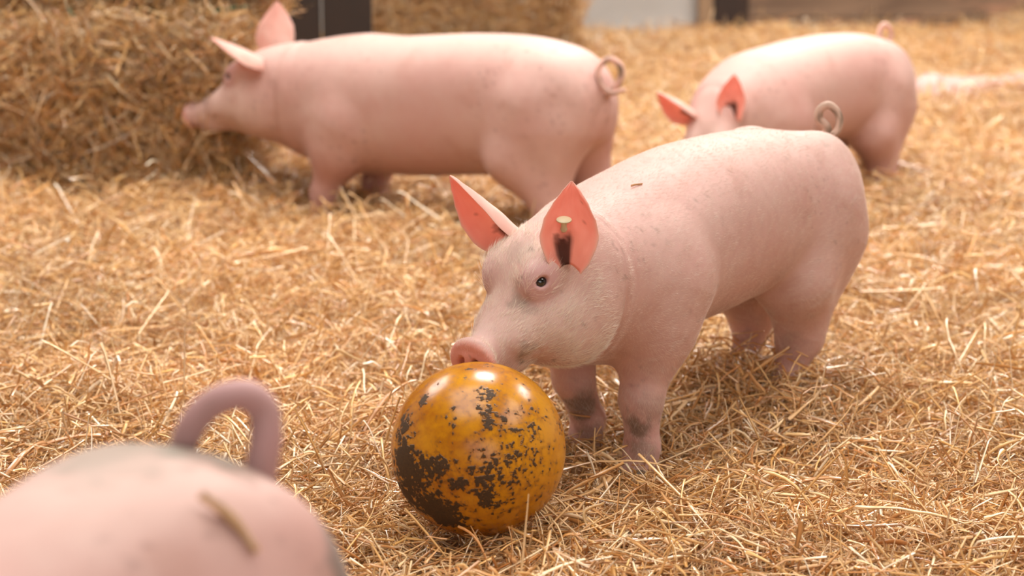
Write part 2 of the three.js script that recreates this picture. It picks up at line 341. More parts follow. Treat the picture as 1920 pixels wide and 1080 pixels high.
// ---------------------------------------------------------------- straw bales
const baleCore = new THREE.MeshStandardMaterial({ vertexColors: true, roughness: 0.9 });
const twineMaterial = new THREE.MeshStandardMaterial({ color: 0x1f6a4c, roughness: 0.6 });
function bale(x0, x1, y0, y1, z0, z1, label, tone, faces, twines = [], round = 0.07) {
  const w = x1 - x0, h = y1 - y0, d = z1 - z0, cx = (x0 + x1) / 2, cz = (z0 + z1) / 2;
  const t = thing('straw_bale', cx, y0, cz); tag(t, label, 'straw bale');
  const skin = (x, y, z) => {                    // from the box to its worn, rounded surface
    const hx = w / 2 - round, hy = h / 2 - round, hz = d / 2 - round, q = V(clamp(x, -hx, hx), clamp(y, -hy, hy), clamp(z, -hz, hz)), v = V(x, y, z).sub(q);
    const n = v.lengthSq() > 1e-9 ? v.normalize() : V(0, 1, 0), s = round + 0.035 * fbm((x + cx) * 2.3, (y + y0) * 3, (z + cz) * 2.3, 3);
    return [q.addScaledVector(n, s), n];
  };
  const g = new THREE.BoxGeometry(w, h, d, 40, 20, 20), p = g.attributes.position;
  for (let i = 0; i < p.count; i++) { const [q] = skin(p.getX(i), p.getY(i), p.getZ(i)); p.setXYZ(i, q.x, q.y + h / 2, q.z); }
  g.computeVertexNormals();
  tint(g, (x, y, z) => mixc(S(150, 100, 52), S(96, 62, 30), clamp(0.5 + 1.3 * fbm(x * 9, y * 9, z * 9), 0, 1)));
  put('packed_straw', g, baleCore, t);
  const spots = [];
  for (const [f, n] of Object.entries(faces)) for (let i = 0; i < n; i++) {
    const a = rr(-1, 1), b = rr(-1, 1), P = f === 'front' ? [a * w / 2, b * h / 2, d / 2] : f === 'right' ? [w / 2, b * h / 2, a * d / 2] : f === 'left' ? [-w / 2, b * h / 2, a * d / 2] : [a * w / 2, h / 2, b * d / 2];
    const [q, nn] = skin(...P); nn.add(V(rr(-0.5, 0.5), rr(-0.6, 0.3), rr(-0.5, 0.5))).normalize();
    spots.push([q.x, q.y + h / 2, q.z, nn, rr(0.75, 1.15), tone * (1 + 0.4 * fbm((q.x + cx) * 2, (q.y + y0) * 4, q.z, 2))]);
  }
  const cover = new THREE.Group(); cover.name = 'loose_stalks'; cover.userData.kind = 'stuff'; t.add(cover); scatter(cover, BALED, spots);
  for (const [a, b, c] of twines) {
    const pts = [a, b, c].map((k) => V(k[0] - cx, k[1] - y0, k[2] - cz));
    tag(put('twine', sweep(pts, () => 0.006, 14, 6), twineMaterial, t), 'green baling twine');
  }
}
bale(-3.3, -0.90, -0.1, 0.53, -6.95, -6.32, 'big straw bale that the profile pig roots in, lower of the stack of two', 0.86, { front: 1500, right: 260, top: 240 },
  [[[-1.46, 0.305, -6.33], [-1.452, 0.29, -6.315], [-1.45, 0.27, -6.33]], [[-1.2, 0.43, -6.34], [-1.19, 0.44, -6.33], [-1.16, 0.445, -6.34]]]);
bale(-3.4, -0.86, 0.575, 1.25, -7.0, -6.5, 'straw bale lying on top of the left bale, cut off by the upper picture edge', 0.84, { front: 1100, right: 200, top: 60 },
  [[[-1.47, 0.605, -6.44], [-1.455, 0.59, -6.42], [-1.44, 0.585, -6.44]], [[-1.08, 0.59, -6.46], [-0.98, 0.605, -6.43], [-0.88, 0.615, -6.46]]]);
bale(-0.78, 0.33, -0.05, 1.2, -12.2, -11.0, 'blurred straw bale standing behind the back of the profile pig', 0.82, { front: 900, right: 350, left: 200, top: 60 });

{
  const dark = (x, y, z) => mixc(S(50, 33, 22), S(32, 22, 15), clamp(0.5 + fbm(x * 12, y * 2, z * 3), 0, 1));  // near-black boards added between the bales to stand for the shade there
  const t = thing('added_shade_boards', -1.2, -0.1, -8.7); tag(t, 'added near-black partition in the gap between the left bales and the bale behind', 'partition', null, 'thing');
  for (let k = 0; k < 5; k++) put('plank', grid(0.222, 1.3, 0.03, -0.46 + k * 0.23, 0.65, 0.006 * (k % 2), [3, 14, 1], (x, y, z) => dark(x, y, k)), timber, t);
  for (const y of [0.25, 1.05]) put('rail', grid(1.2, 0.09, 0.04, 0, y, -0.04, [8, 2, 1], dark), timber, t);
}
// ---------------------------------------------------------------- the ball
{
  const W = 1536, H = 768, data = new Uint8Array(W * H * 4), rough = new Uint8Array(W * H * 4);
  const zc = V(0.017, 0.273, 0.962).normalize(), xc = V(0, 1, 0).cross(zc).normalize(), yc = zc.clone().cross(xc);
  const spot = (u, v, r, a) => { const n = xc.clone().multiplyScalar(u).addScaledVector(yc, v).addScaledVector(zc, Math.sqrt(Math.max(0, 1 - u * u - v * v))); return [n.x, n.y, n.z, r, a]; };
  // dried mud where it sits in the photograph, across and up from the ball's middle in radii
  const mud = [[-0.85, 0.0, 0.2, 0.5], [-0.8, -0.24, 0.24, 0.6], [-0.53, -0.17, 0.15, 0.55], [-0.38, -0.14, 0.08, 0.4], [-0.5, -0.66, 0.26, 0.6], [-0.28, -0.78, 0.22, 0.5], [-0.85, -0.5, 0.25, 0.6], [-0.82, 0.32, 0.13, 0.45],
    [0.1, 0.62, 0.13, 0.42], [0.07, 0.43, 0.12, 0.34], [-0.31, 0.37, 0.1, 0.4], [-0.6, 0.55, 0.09, 0.4], [0.15, 0.27, 0.1, 0.3], [0.43, 0.04, 0.28, 0.22], [0.63, 0.28, 0.22, 0.2], [0.22, -0.12, 0.24, 0.2],
    [0.06, -0.55, 0.13, 0.4], [0.22, -0.66, 0.13, 0.32], [-0.19, -0.33, 0.17, 0.3], [0.1, -0.34, 0.13, 0.32], [0.9, 0.3, 0.15, 0.2], [0.7, -0.3, 0.3, 0.2], [0.35, -0.35, 0.25, 0.12], [-0.15, 0.8, 0.08, 0.3]].map((m) => spot(...m));
  for (let j = 0; j < H; j++) for (let i = 0; i < W; i++) {
    const ph = ((i + 0.5) / W) * Math.PI * 2, th = (1 - (j + 0.5) / H) * Math.PI, x = -Math.cos(ph) * Math.sin(th), y = Math.cos(th), z = Math.sin(ph) * Math.sin(th);
    const a = fbm(x * 3.2, y * 3.2, z * 3.2, 3), b = fbm(x * 11, y * 11, z * 11, 4), c = noise(x * 60, y * 60, z * 60), scr = noise(x * 90 + y * 30, y * 9, z * 70);
    let bias = -0.32; for (const m of mud) { const d = Math.hypot(x - m[0], y - m[1], z - m[2]) / m[3]; if (d < 2.2) bias += m[4] * Math.exp(-d * d * 0.9); }
    const e5 = fbm(x * 26 + 3, y * 26, z * 26, 3), v = bias + b * 0.75 + a * 0.22 + c * 0.06 + e5 * 0.5, dark = smoothstep(v, 0.02, 0.1), stain = smoothstep(v, -0.22, 0.1) * 0.65 + 0.25 * smoothstep(scr, 0.25, 0.55);
    let col = mixc(S(200, 136, 20), S(164, 98, 18), clamp(0.5 + a * 1.2 + b * 0.8 - x * 0.35, 0, 1));
    col = mixc(col, S(104, 64, 20), clamp(stain, 0, 1) * 0.9); col = mixc(col, mixc(S(72, 52, 30), S(50, 38, 26), clamp(0.5 + c, 0, 1)), dark * 0.94);
    const o = (j * W + i) * 4, e = new THREE.Color().setRGB(...col);
    e.convertLinearToSRGB(); data[o] = e.r * 255; data[o + 1] = e.g * 255; data[o + 2] = e.b * 255; data[o + 3] = 255;
    const r = clamp(0.24 + 0.4 * dark + 0.12 * stain + 0.1 * b, 0.05, 1); rough[o] = dark * 255; rough[o + 1] = r * 255; rough[o + 3] = 255;
  }
  const tex = (d, srgb) => { const t = new THREE.DataTexture(d, W, H); t.magFilter = THREE.LinearFilter; t.wrapS = THREE.RepeatWrapping; if (srgb) t.colorSpace = THREE.SRGBColorSpace; t.needsUpdate = true; return t; };
  const roughTexture = tex(rough);
  const ball = put('ball', new THREE.SphereGeometry(0.132, 96, 64), new THREE.MeshPhysicalMaterial({ map: tex(data, true), roughness: 1, roughnessMap: roughTexture, bumpMap: roughTexture, bumpScale: 0.0009, specularIntensity: 0.9 }));
  ball.position.set(-0.0508, 0.1255, -2.8);
  tag(ball, 'scuffed yellow ball smeared with dark dried mud, lying on the straw', 'ball');
}
// ---------------------------------------------------------------- pigs
// pig axes: x forward, y up, z to the pig's right; ground at y = 0; a scale of 1 is about 0.52 m to the rump
const SKIN = S(200, 165, 155), BLUSH = S(191, 143, 134), CREAM = S(218, 198, 184), MUD = S(84, 66, 48), GREYMUD = S(120, 110, 96);
const skinMaterial = new THREE.MeshPhysicalMaterial({ vertexColors: true, roughness: 0.56, sheen: 0.5, sheenColor: new THREE.Color(1, 0.9, 0.82), sheenRoughness: 0.45, specularIntensity: 0.6 });
const earMaterial = new THREE.MeshPhysicalMaterial({ vertexColors: true, roughness: 0.9, transmission: 0.42, thickness: 0, specularIntensity: 0.4 });
const eyeMaterial = new THREE.MeshPhysicalMaterial({ color: 0x120b08, roughness: 0.12, clearcoat: 1, clearcoatRoughness: 0.03 });
const hoofMaterial = new THREE.MeshStandardMaterial({ color: 0x6b5743, roughness: 0.6 });
const tagMaterial = new THREE.MeshStandardMaterial({ color: 0xcbbb98, roughness: 0.45 });

function earShape(e) {
  const NU = 30, NV = 20, axis = V(...e.tip).normalize(), F0 = V(...e.front), F = F0.clone().addScaledVector(axis, -F0.dot(axis)).normalize(), side = axis.clone().cross(F).normalize();
  const prof = [[0, 0.5], [0.12, 0.78], [0.3, 0.98], [0.42, 1], [0.6, 0.86], [0.78, 0.55], [0.9, 0.27], [0.97, 0.1], [1, 0.02]];
  const width = (u) => { let i = 0; while (i < prof.length - 2 && prof[i + 1][0] < u) i++; return lerp(prof[i][1], prof[i + 1][1], smoothstep((u - prof[i][0]) / (prof[i + 1][0] - prof[i][0]), -0.2, 1.2)); };
  const pos = [], col = [], idx = [], row = NV + 1, shell = (NU + 1) * row;
  for (const inner of [0, 1]) for (let i = 0; i <= NU; i++) {
    const u = i / NU, w = e.W * width(u), ph = Math.max(0.05, lerp(e.curl[0], e.curl[1], Math.pow(u, 0.7))), R = w / ph;
    for (let j = 0; j <= NV; j++) {
      const v = (j / NV) * 2 - 1, a = v * ph;
      const q = V(0, 0, 0).addScaledVector(axis, e.L * (u - 0.10 * v * v * (1 - u))).addScaledVector(F, e.L * (e.bend ?? 0) * u * u + R * (1 - Math.cos(a))).addScaledVector(side, R * Math.sin(a) + e.L * (e.skew ?? 0) * u * (1 - u) * 2 + e.L * (e.lean ?? 0) * u * u);
      const n = F.clone().multiplyScalar(Math.cos(a)).addScaledVector(side, -Math.sin(a));
      const th = (0.0021 + 0.003 * (1 - u) * (1 - v * v)) * (1 - Math.pow(Math.abs(v), 6) * 0.75) * (u > 0.95 ? (1 - u) * 16 + 0.2 : 1);
      q.addScaledVector(n, (inner ? 1 : -1) * th);
      q.addScaledVector(n, 0.0022 * noise(u * 5, v * 3, e.L * 40));
      pos.push(q.x, q.y, q.z);
      const k = noise(u * 9 + 3, v * 6, e.W * 90);
      let c;
      if (inner) {
        c = mixc(S(250, 172, 154), S(244, 146, 128), smoothstep(u, 0.2, 0.75) * 0.6 + 0.3 * k);
        const edge = smoothstep(Math.abs(v), 0.86, 1.0) + smoothstep(u, 0.93, 1);
        c = mixc(c, S(236, 196, 178), Math.min(1, edge) * 0.8);
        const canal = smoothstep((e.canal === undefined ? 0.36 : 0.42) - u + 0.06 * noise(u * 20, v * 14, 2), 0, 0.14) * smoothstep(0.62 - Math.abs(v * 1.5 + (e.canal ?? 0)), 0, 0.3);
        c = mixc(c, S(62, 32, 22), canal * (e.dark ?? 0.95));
        if (noise(u * 34, v * 26, 8) > 0.56) c = mixc(c, S(130, 66, 54), 0.45);
      } else {
        c = mixc(S(238, 196, 184), S(240, 214, 200), 0.5 + 0.5 * k);
        c = mixc(c, S(232, 160, 146), smoothstep(u, 0.45, 1) * 0.35);
      }
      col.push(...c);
    }
  }
  const quad = (a, b, c, d) => idx.push(a, b, c, c, b, d);
  for (let i = 0; i < NU; i++) for (let j = 0; j < NV; j++) {
    const a = i * row + j, b = a + 1, c = a + row, d = c + 1;
    quad(a, c, b, d); quad(shell + a, shell + b, shell + c, shell + d);
  }
  for (let i = 0; i < NU; i++) { const a = i * row, c = a + row, b = a + NV, d = c + NV; quad(a, shell + a, c, shell + c); quad(b, d, shell + b, shell + d); }
  for (let j = 0; j < NV; j++) { const a = NU * row + j; quad(a, shell + a, a + 1, shell + a + 1); quad(j, j + 1, shell + j, shell + j + 1); }
  const g = new THREE.BufferGeometry();
  g.setAttribute('position', new THREE.Float32BufferAttribute(pos, 3)); g.setAttribute('color', new THREE.Float32BufferAttribute(col, 3));
  g.setIndex(idx); g.computeVertexNormals();
  g.userData.at = (u, v) => { const i = (shell + Math.round(u * NU) * row + Math.round((v + 1) / 2 * NV)) * 3; return V(pos[i], pos[i + 1], pos[i + 2]); };
  return g;
}
function hoofShape() {          // two claws of one trotter, toe towards +x
  const parts = [];
  for (const s of [-1, 1]) {
    const f = new Field();
    f.ball(V(0.004, 0.014, s * 0.0135), [0.026, 0.022, 0.0115], 0.006).bone(V(0.0, 0.02, s * 0.013), V(-0.006, 0.04, s * 0.011), 0.0125, 0.012, 0.01);
    parts.push(f.mesh(0.004, 0.008));
  }
  return mergeGeometries(parts);
}
const hoofGeometry = hoofShape();

const TRUNK = [
  [-0.475, 0.385, 0.345, 0.012], [-0.462, 0.425, 0.30, 0.06], [-0.44, 0.455, 0.275, 0.09], [-0.40, 0.487, 0.25, 0.116], [-0.33, 0.512, 0.235, 0.135], [-0.24, 0.522, 0.232, 0.138],
  [-0.12, 0.522, 0.222, 0.136], [0.0, 0.515, 0.212, 0.139], [0.12, 0.506, 0.212, 0.14], [0.22, 0.496, 0.225, 0.128], [0.29, 0.478, 0.248, 0.105], [0.34, 0.45, 0.28, 0.07], [0.365, 0.41, 0.32, 0.02],
];
const HEAD = [
  [-0.115, 0.02, -0.05, 0.03], [-0.09, 0.048, -0.09, 0.066], [-0.05, 0.066, -0.118, 0.083], [0.0, 0.071, -0.128, 0.085], [0.035, 0.064, -0.126, 0.080], [0.07, 0.048, -0.116, 0.070], [0.105, 0.026, -0.102, 0.057],
  [0.14, 0.008, -0.088, 0.046], [0.18, -0.006, -0.077, 0.0385], [0.212, -0.010, -0.071, 0.0355], [0.228, -0.009, -0.066, 0.034], [0.236, -0.02, -0.058, 0.026], [0.239, -0.036, -0.044, 0.006],
];

const worldDir = (turn, x, y, z) => [Math.cos(turn) * x - Math.sin(turn) * z, y, Math.sin(turn) * x + Math.cos(turn) * z];
const toPig = (at, turn, scale, x, y, z) => worldDir(turn, x - at[0], y - at[1], z - at[2]).map((a) => a / scale);
function makePig(o) {
  const sc = o.scale ?? 1, root = thing('pig', o.at[0], o.at[1], o.at[2], o.turn);
  root.scale.setScalar(sc); if (o.roll) root.rotation.x = o.roll;
  root.rotation.order = 'YXZ';
  tag(root, o.label, 'pig');
  const f = new Field(), X = V(1, 0, 0), Y = V(0, 1, 0), Z = V(0, 0, 1);
  f.loft(V(0, 0, 0), [X, Y, Z], o.trunk ?? TRUNK, 0.03, 2.25);
  // head frame: u along the face to the snout, v out of the forehead, w to the pig's right
  const H = V(...o.head), u = V(...o.face).normalize();
  const w = V(0, 1, 0).cross(u).multiplyScalar(-1).normalize(); if (o.tiltHead) w.applyAxisAngle(u, o.tiltHead);
  const v = w.clone().cross(u).normalize(), frame = [u, v, w], hs = o.headScale ?? 1;
  const len = o.snout ?? 1, hp = (a, b, c) => H.clone().addScaledVector(u, (a > 0 ? a * len : a) * hs).addScaledVector(v, b * hs).addScaledVector(w, c * hs);
  const nape = hp(-0.05, -0.03, 0), throat = hp(0.01, -0.066 - (o.jowl ?? 0), 0);
  f.bone(V(0.2, o.neckHigh ?? 0.355, 0), nape, o.neckWide ?? 0.115, 0.074, 0.1);
  f.bone(V(0.25, 0.285, 0), throat, 0.098, 0.072, 0.07);
  const rows = HEAD.map((r) => [r[0] > 0 ? r[0] * len : r[0], r[1], r[2] - (o.jowl ?? 0) * smoothstep(0.2 - r[0], 0, 0.12), r[3] * (o.slim ?? 1)].map((x) => x * hs));
  f.loft(H, frame, rows, 0.03, 2.3);
  for (const s of [-1, 1]) {
    f.ball(hp(0.02, -0.07, s * 0.055), [0.062, 0.052, 0.034], 0.035, frame);          // jowl
    f.ball(hp(0.05, 0.036, s * 0.046 * (o.slim ?? 1)), [0.03, 0.018, 0.018], 0.03, frame);             // brow
    f.ball(hp(0.10, -0.04, s * 0.038), [0.05, 0.026, 0.02], 0.03, frame);            // cheek
  }
  f.ball(hp(0.165, -0.077, 0), [0.045, 0.016, 0.028], 0.02, frame);                    // lower jaw
  // snout disc with a rolled rim
  const du = u.clone().multiplyScalar(0.94).addScaledVector(v, 0.32).normalize(), dv = w.clone().cross(du).normalize();
  f.ball(hp(0.232, -0.036, 0), [0.0125, 0.033, 0.040], 0.012, [du, dv, w]);
  f.ring(hp(0.233, -0.036, 0), 0.026 * hs, 0.0065 * hs, 0.008, [w, dv, du], 1.25);
  for (const s of [-1, 1]) f.ball(hp(0.246, -0.034, s * 0.0145), [0.013, 0.0075, 0.0062], 0.005, [du, dv.clone().addScaledVector(w, s * 0.4).normalize(), w], true);
  // mouth: a groove along the jaw on both sides
  for (const s of [-1, 1]) {
    const pts = [hp(0.212, -0.070, s * 0.030), hp(0.175, -0.066, s * 0.043), hp(0.135, -0.058, s * 0.052)];
    for (let i = 0; i < 2; i++) { const b = new Field().bone(pts[i], pts[i + 1], 0.0035, 0.003); f.items.push({ ...b.items[0], cut: true, k: 0.006 }); }
  }
  // eyes
  const eyes = [];
  for (const s of [-1, 1]) {
    let c = hp(0.086, 0.036, s * 0.075); const out = w.clone().multiplyScalar(s).addScaledVector(u, 0.42).addScaledVector(v, 0.35).normalize();
    let t = 0.02; for (let i = 0; i < 60; i++) { c.addScaledVector(out, -0.0015); if (f.at(c.x, c.y, c.z) < -0.0045) break; }   // sink to the cheek
    const e1 = u.clone().addScaledVector(out, -u.dot(out)).normalize(), e2 = out.clone().cross(e1).normalize();
    eyes.push([c.clone(), out, e1, e2]);
  }
  for (const [c, out, e1, e2] of eyes) {
    f.ball(c.clone().addScaledVector(out, -0.0045), [0.024, 0.018, 0.0075], 0.014, [e1, e2, out]);
    f.ball(c.clone().addScaledVector(out, 0.006), [0.0105, 0.0075, 0.012], 0.003, [e1, e2, out], true);
    f.ring(c.clone().addScaledVector(out, 0.0028), 0.0098, 0.0024, 0.004, [e1, e2, out], 1.18);
  }
  // legs
  const L = o.legs, feet = [];
  for (const [key, s] of [['frontLeft', -1], ['frontRight', 1]]) {
    const [fx, fy, fz] = L[key], sx = 0.19, elbow = V(sx + 0.0 + (fx - sx) * 0.2, 0.235, s * 0.086 + (fz - s * 0.086) * 0.2);
    const knee = V(lerp(elbow.x, fx, 0.5) + 0.012, fy + 0.128, lerp(elbow.z, fz, 0.55)), fet = V(fx - 0.012, fy + 0.05, fz), foot = V(fx, fy + 0.012, fz);
    f.ball(V(0.2, 0.295, s * 0.09), [0.10, 0.118, 0.065], 0.024, [V(0.94, 0.34, 0).normalize(), V(-0.34, 0.94, 0).normalize(), Z]);
    f.bone(V(0.18, 0.30, s * 0.086), elbow, 0.072, 0.055, 0.035);
    f.bone(elbow, knee, 0.055, 0.0325, 0.03).bone(knee, fet, 0.032, 0.0245, 0.015).bone(fet, foot, 0.0265, 0.029, 0.015);
    feet.push([V(fx, fy, fz), V(1, 0, 0)]);
  }
  for (const [key, s] of [['hindLeft', -1], ['hindRight', 1]]) {
    const [fx, fy, fz] = L[key], hip = V(-0.31, 0.36, s * 0.07), stifle = V(lerp(-0.27, fx + 0.05, 0.4), 0.245, s * 0.088 + (fz - s * 0.088) * 0.25);
    const hock = V(fx - 0.028, fy + 0.135, lerp(s * 0.088, fz, 0.65)), fet = V(fx - 0.006, fy + 0.05, fz), foot = V(fx + 0.008, fy + 0.012, fz);
    f.ball(V(-0.325, 0.345, s * 0.068), [0.125, 0.145, 0.073], 0.03, [V(0.96, 0.28, 0).normalize(), V(-0.28, 0.96, 0).normalize(), Z]);
    f.bone(hip, stifle, 0.085, 0.064, 0.035).bone(V(-0.36, 0.30, s * 0.068), hock, 0.075, 0.035, 0.04);
    f.bone(stifle, hock, 0.06, 0.033, 0.04).bone(hock, fet, 0.033, 0.025, 0.018).bone(fet, foot, 0.027, 0.03, 0.015);
    feet.push([V(fx, fy, fz), V(1, 0, 0)]);
  }
  const body = f.mesh(o.cell ?? 0.007);
  const tipP = hp(0.24, -0.036, 0), eyeP = eyes.map((e) => e[0]);
  const N = body.attributes.normal;
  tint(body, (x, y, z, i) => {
    const p = V(x, y, z), k = fbm(x * 6, y * 6, z * 6 + (o.seed ?? 0)), fine = fbm(x * 42, y * 42, z * 42, 3);
    let c = mixc(SKIN, BLUSH, clamp(0.42 + 0.75 * k + 0.25 * fine, 0, 1));
    const rel = p.clone().sub(H), a = rel.dot(u) / hs / (rel.dot(u) > 0 ? len : 1), b = rel.dot(v) / hs, g = Math.abs(rel.dot(w)) / hs;
    const face = smoothstep(a, -0.04, 0.06);
    c = mixc(c, CREAM, 0.45 * face * clamp(0.6 + fine, 0, 1) * (1 - smoothstep(a, 0.17, 0.225)));
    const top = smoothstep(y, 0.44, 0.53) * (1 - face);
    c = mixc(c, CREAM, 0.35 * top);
    c = mixc(c, S(214, 134, 118), 0.75 * smoothstep(a, 0.222, 0.236));                                   // bare snout disc
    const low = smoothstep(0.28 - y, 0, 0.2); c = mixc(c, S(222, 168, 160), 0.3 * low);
    for (const e of eyeP) c = mixc(c, S(198, 152, 154), 0.55 * (1 - smoothstep(p.distanceTo(e), 0.02, 0.042)));
    const speck = noise(x * 95, y * 95, z * 95);                                                    // specks of dirt
    const lots = smoothstep(fbm(x * 5 + 9, y * 5, z * 5, 3), 0.0, 0.25) * 0.6 + face * smoothstep(noise(x * 22, y * 22, z * 22), 0.05, 0.3);
    c = mixc(c, MUD, clamp((speck - 0.36) * 4, 0, 1) * Math.min(1, lots) * 0.6);
    c = mixc(c, S(176, 128, 112), 0.3 * smoothstep(fbm(x * 15 + 4, y * 15, z * 15 + 2), 0.12, 0.4));
    for (const [mx, my, mz, mr, ms, mc] of o.marks ?? []) {
      const d = Math.hypot(x - mx, y - my, z - mz) / mr + 0.7 * fbm(x * 40, y * 40, z * 40, 3);
      c = mixc(c, mc ?? GREYMUD, ms * (1 - smoothstep(d, 0.45, 1.05)));
    }
    for (const [ma, mb, mc, mr, ms] of o.faceMarks ?? []) {
      const d = p.distanceTo(hp(ma, mb, mc)) / (mr * hs) + 1.1 * fbm(x * 60, y * 60, z * 60, 3);
      c = mixc(c, GREYMUD, 0.6 * ms * (1 - smoothstep(d, 0.3, 0.9)));
    }
    return c;
  });
  for (let i = 0; i < N.count; i++) {                     // fine wrinkles of the skin
    const p = body.attributes.position, x = p.getX(i), y = p.getY(i), z = p.getZ(i), a = 0.05;
    const n = V(N.getX(i) + a * noise(x * 70, y * 40, z * 40), N.getY(i) + a * noise(x * 70 + 9, y * 40, z * 40), N.getZ(i) + a * noise(x * 70, y * 40 + 9, z * 40)).normalize();
    N.setXYZ(i, n.x, n.y, n.z);
  }
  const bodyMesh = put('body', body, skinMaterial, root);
  // eyeballs
  for (const [c, out] of eyes) { const e = put('eye', new THREE.SphereGeometry(0.0102, 20, 14), eyeMaterial, root); e.position.copy(c).addScaledVector(out, -0.0038); tag(e, 'dark eye'); }
  // ears
  (o.ears ?? []).forEach((e, k) => {
    const toLocal = (a) => worldDir(o.turn, ...a);
    const g = earShape({ ...e, tip: toLocal(e.tip), front: toLocal(e.front) });
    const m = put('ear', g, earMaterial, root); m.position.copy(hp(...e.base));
    if (e.tag) {
      const t = put('ear_tag', mergeGeometries([
        new THREE.LatheGeometry([[0.0001, 0.0085], [0.006, 0.008], [0.0105, 0.006], [0.011, 0.0045], [0.009, 0.0038], [0.0045, 0.0032], [0.004, -0.006], [0.0055, -0.009], [0.0035, -0.013], [0.0001, -0.0145]].map((p) => new THREE.Vector2(...p)), 20),
      ]), tagMaterial, m);
      t.position.copy(g.userData.at(...e.tag)).addScaledVector(V(...toLocal(e.front)).normalize(), 0.008); t.quaternion.setFromUnitVectors(V(0, 1, 0), V(...toLocal(e.tagUp)).normalize());
      tag(t, 'cream plastic button tag');
    }
  });
  // tail
  const tp = o.tail.map((p) => V(...p));
  const tail = put('tail', sweep(tp, (t) => lerp(o.tailRadius?.[0] ?? 0.0105, o.tailRadius?.[1] ?? 0.0045, t) * (t > 0.97 ? Math.sqrt((1 - t) / 0.03) + 0.1 : 1), 60, 12, 1, (t, a) => mixc(mixc(o.tailColor ?? S(222, 178, 164), S(126, 106, 88), (o.tailDirt ?? 0.4) * smoothstep(noise(t * 9, Math.cos(a), Math.sin(a) * 1.2), -0.2, 0.5)), SKIN, 1 - smoothstep(t, 0, 0.12))), skinMaterial, root);
  for (const [p] of feet) { const h = put('hoof', hoofGeometry, hoofMaterial, root); h.position.copy(p).add(V(0.01, -0.012, 0)); }
  if (o.bristles) bristles(root, body, o.bristles, { H, u, v, w, hs, eyeP, tipP });
  // the skin below a point of the pig's own ground plan, in the world
  root.userData.drop = (x, z) => { let y = 0.62; while (y > 0 && f.at(x, y, z) > 0) y -= 0.002; root.updateMatrixWorld();
    const e = 0.01, n = V(f.at(x + e, y, z) - f.at(x - e, y, z), f.at(x, y + e, z) - f.at(x, y - e, z), f.at(x, y, z + e) - f.at(x, y, z - e)).transformDirection(root.matrixWorld);
    return [root.localToWorld(V(x, y, z)), n]; };
  return root;
}
// a flake of straw lying flat on a pig's skin, pointing along a world direction
function flakeOn(pig, x, z, along, l, w) {
  const [p, n] = pig.userData.drop(x, z), a = along.addScaledVector(n, -along.dot(n)).normalize(), m = put('straw_flake', stalk(l, w, 0.15, false, true), strawMaterial);
  m.quaternion.setFromRotationMatrix(new THREE.Matrix4().makeBasis(a, n, a.clone().cross(n))); m.position.copy(p).addScaledVector(n, 0.003); return m;
}
// short pale hair lying along the skin: tufts of seven hairs
const hairMaterial = new THREE.MeshPhysicalMaterial({ color: 0xffffff, roughness: 0.55 });
function bristles(root, body, count, h) {
  const tufts = [];
  for (let k = 0; k < 7; k++) {
    const x = rr(-0.009, 0.009), z = rr(-0.009, 0.009), l = rr(0.009, 0.016), r = 0.00013, yaw = rr(-0.35, 0.35), lift = rr(0.1, 0.32), p = [], n = 4;
    for (let i = 0; i <= n; i++) { const t = i / n, q = [x + Math.cos(yaw) * l * t, -0.0006 + lift * l * Math.sin(t * 1.9) * 0.55, z + Math.sin(yaw) * l * t]; p.push(V(...q)); }
    tufts.push(sweep(p, (t) => r * (1.15 - t), n, 3));
  }
  const geo = mergeGeometries(tufts); geo.deleteAttribute('uv');
  const P = body.attributes.position, N = body.attributes.normal, mesh = new THREE.InstancedMesh(geo, hairMaterial, count), m = new THREE.Matrix4(), c = new THREE.Color();
  for (let i = 0; i < count; i++) {
    const k = Math.floor(rnd() * P.count), p = V(P.getX(k), P.getY(k), P.getZ(k)), n = V(N.getX(k), N.getY(k), N.getZ(k));
    const rel = p.clone().sub(h.H), a = rel.dot(h.u) / h.hs, face = smoothstep(a, -0.05, 0.05);
    if (rnd() < (face < 0.4 ? 0.45 : 0.62)) { i--; continue; }
    if (a > 0.19 || h.eyeP.some((e) => e.distanceTo(p) < 0.021)) { i--; continue; }
    const flow = V(-1, -0.28, 0).lerp(h.u.clone().multiplyScalar(-0.8).addScaledVector(h.v, 0.35), face);
    flow.add(V(noise(p.x * 9, p.y * 9, p.z * 9), noise(p.x * 9 + 7, p.y * 9, p.z * 9), noise(p.x * 9, p.y * 9 + 7, p.z * 9)).multiplyScalar(0.3 + 0.2 * face));
    if (p.y < 0.2 && face < 0.3) flow.set(-0.25, -1, 0).add(V(rr(-0.2, 0.2), 0, rr(-0.2, 0.2)));
    flow.addScaledVector(n, -flow.dot(n)).normalize();
    const s = face > 0.3 ? rr(0.8, 1.4) * (1 - 0.4 * smoothstep(a, 0.1, 0.19)) : rr(0.45, 0.75), side = flow.clone().cross(n);
    m.makeBasis(flow.multiplyScalar(s), n.clone().multiplyScalar(s), side.multiplyScalar(s)); m.setPosition(p); mesh.setMatrixAt(i, m);
    mesh.setColorAt(i, c.setRGB(...mixc(S(252, 242, 228), face > 0.3 ? S(244, 222, 200) : S(226, 190, 176), rnd())));
  }
  mesh.name = 'bristles'; mesh.castShadow = mesh.receiveShadow = true; root.add(mesh); tag(mesh, 'short cream bristles', null, null, 'stuff');
}
const turnTo = (fx, fz) => Math.atan2(-fz, fx);
const FEET = { frontLeft: [0.2, 0, -0.085], frontRight: [0.17, 0, 0.085], hindLeft: [-0.3, 0, -0.085], hindRight: [-0.27, 0, 0.085] };
const EAR = { L: 0.135, W: 0.062, curl: [1.35, 0.55] };
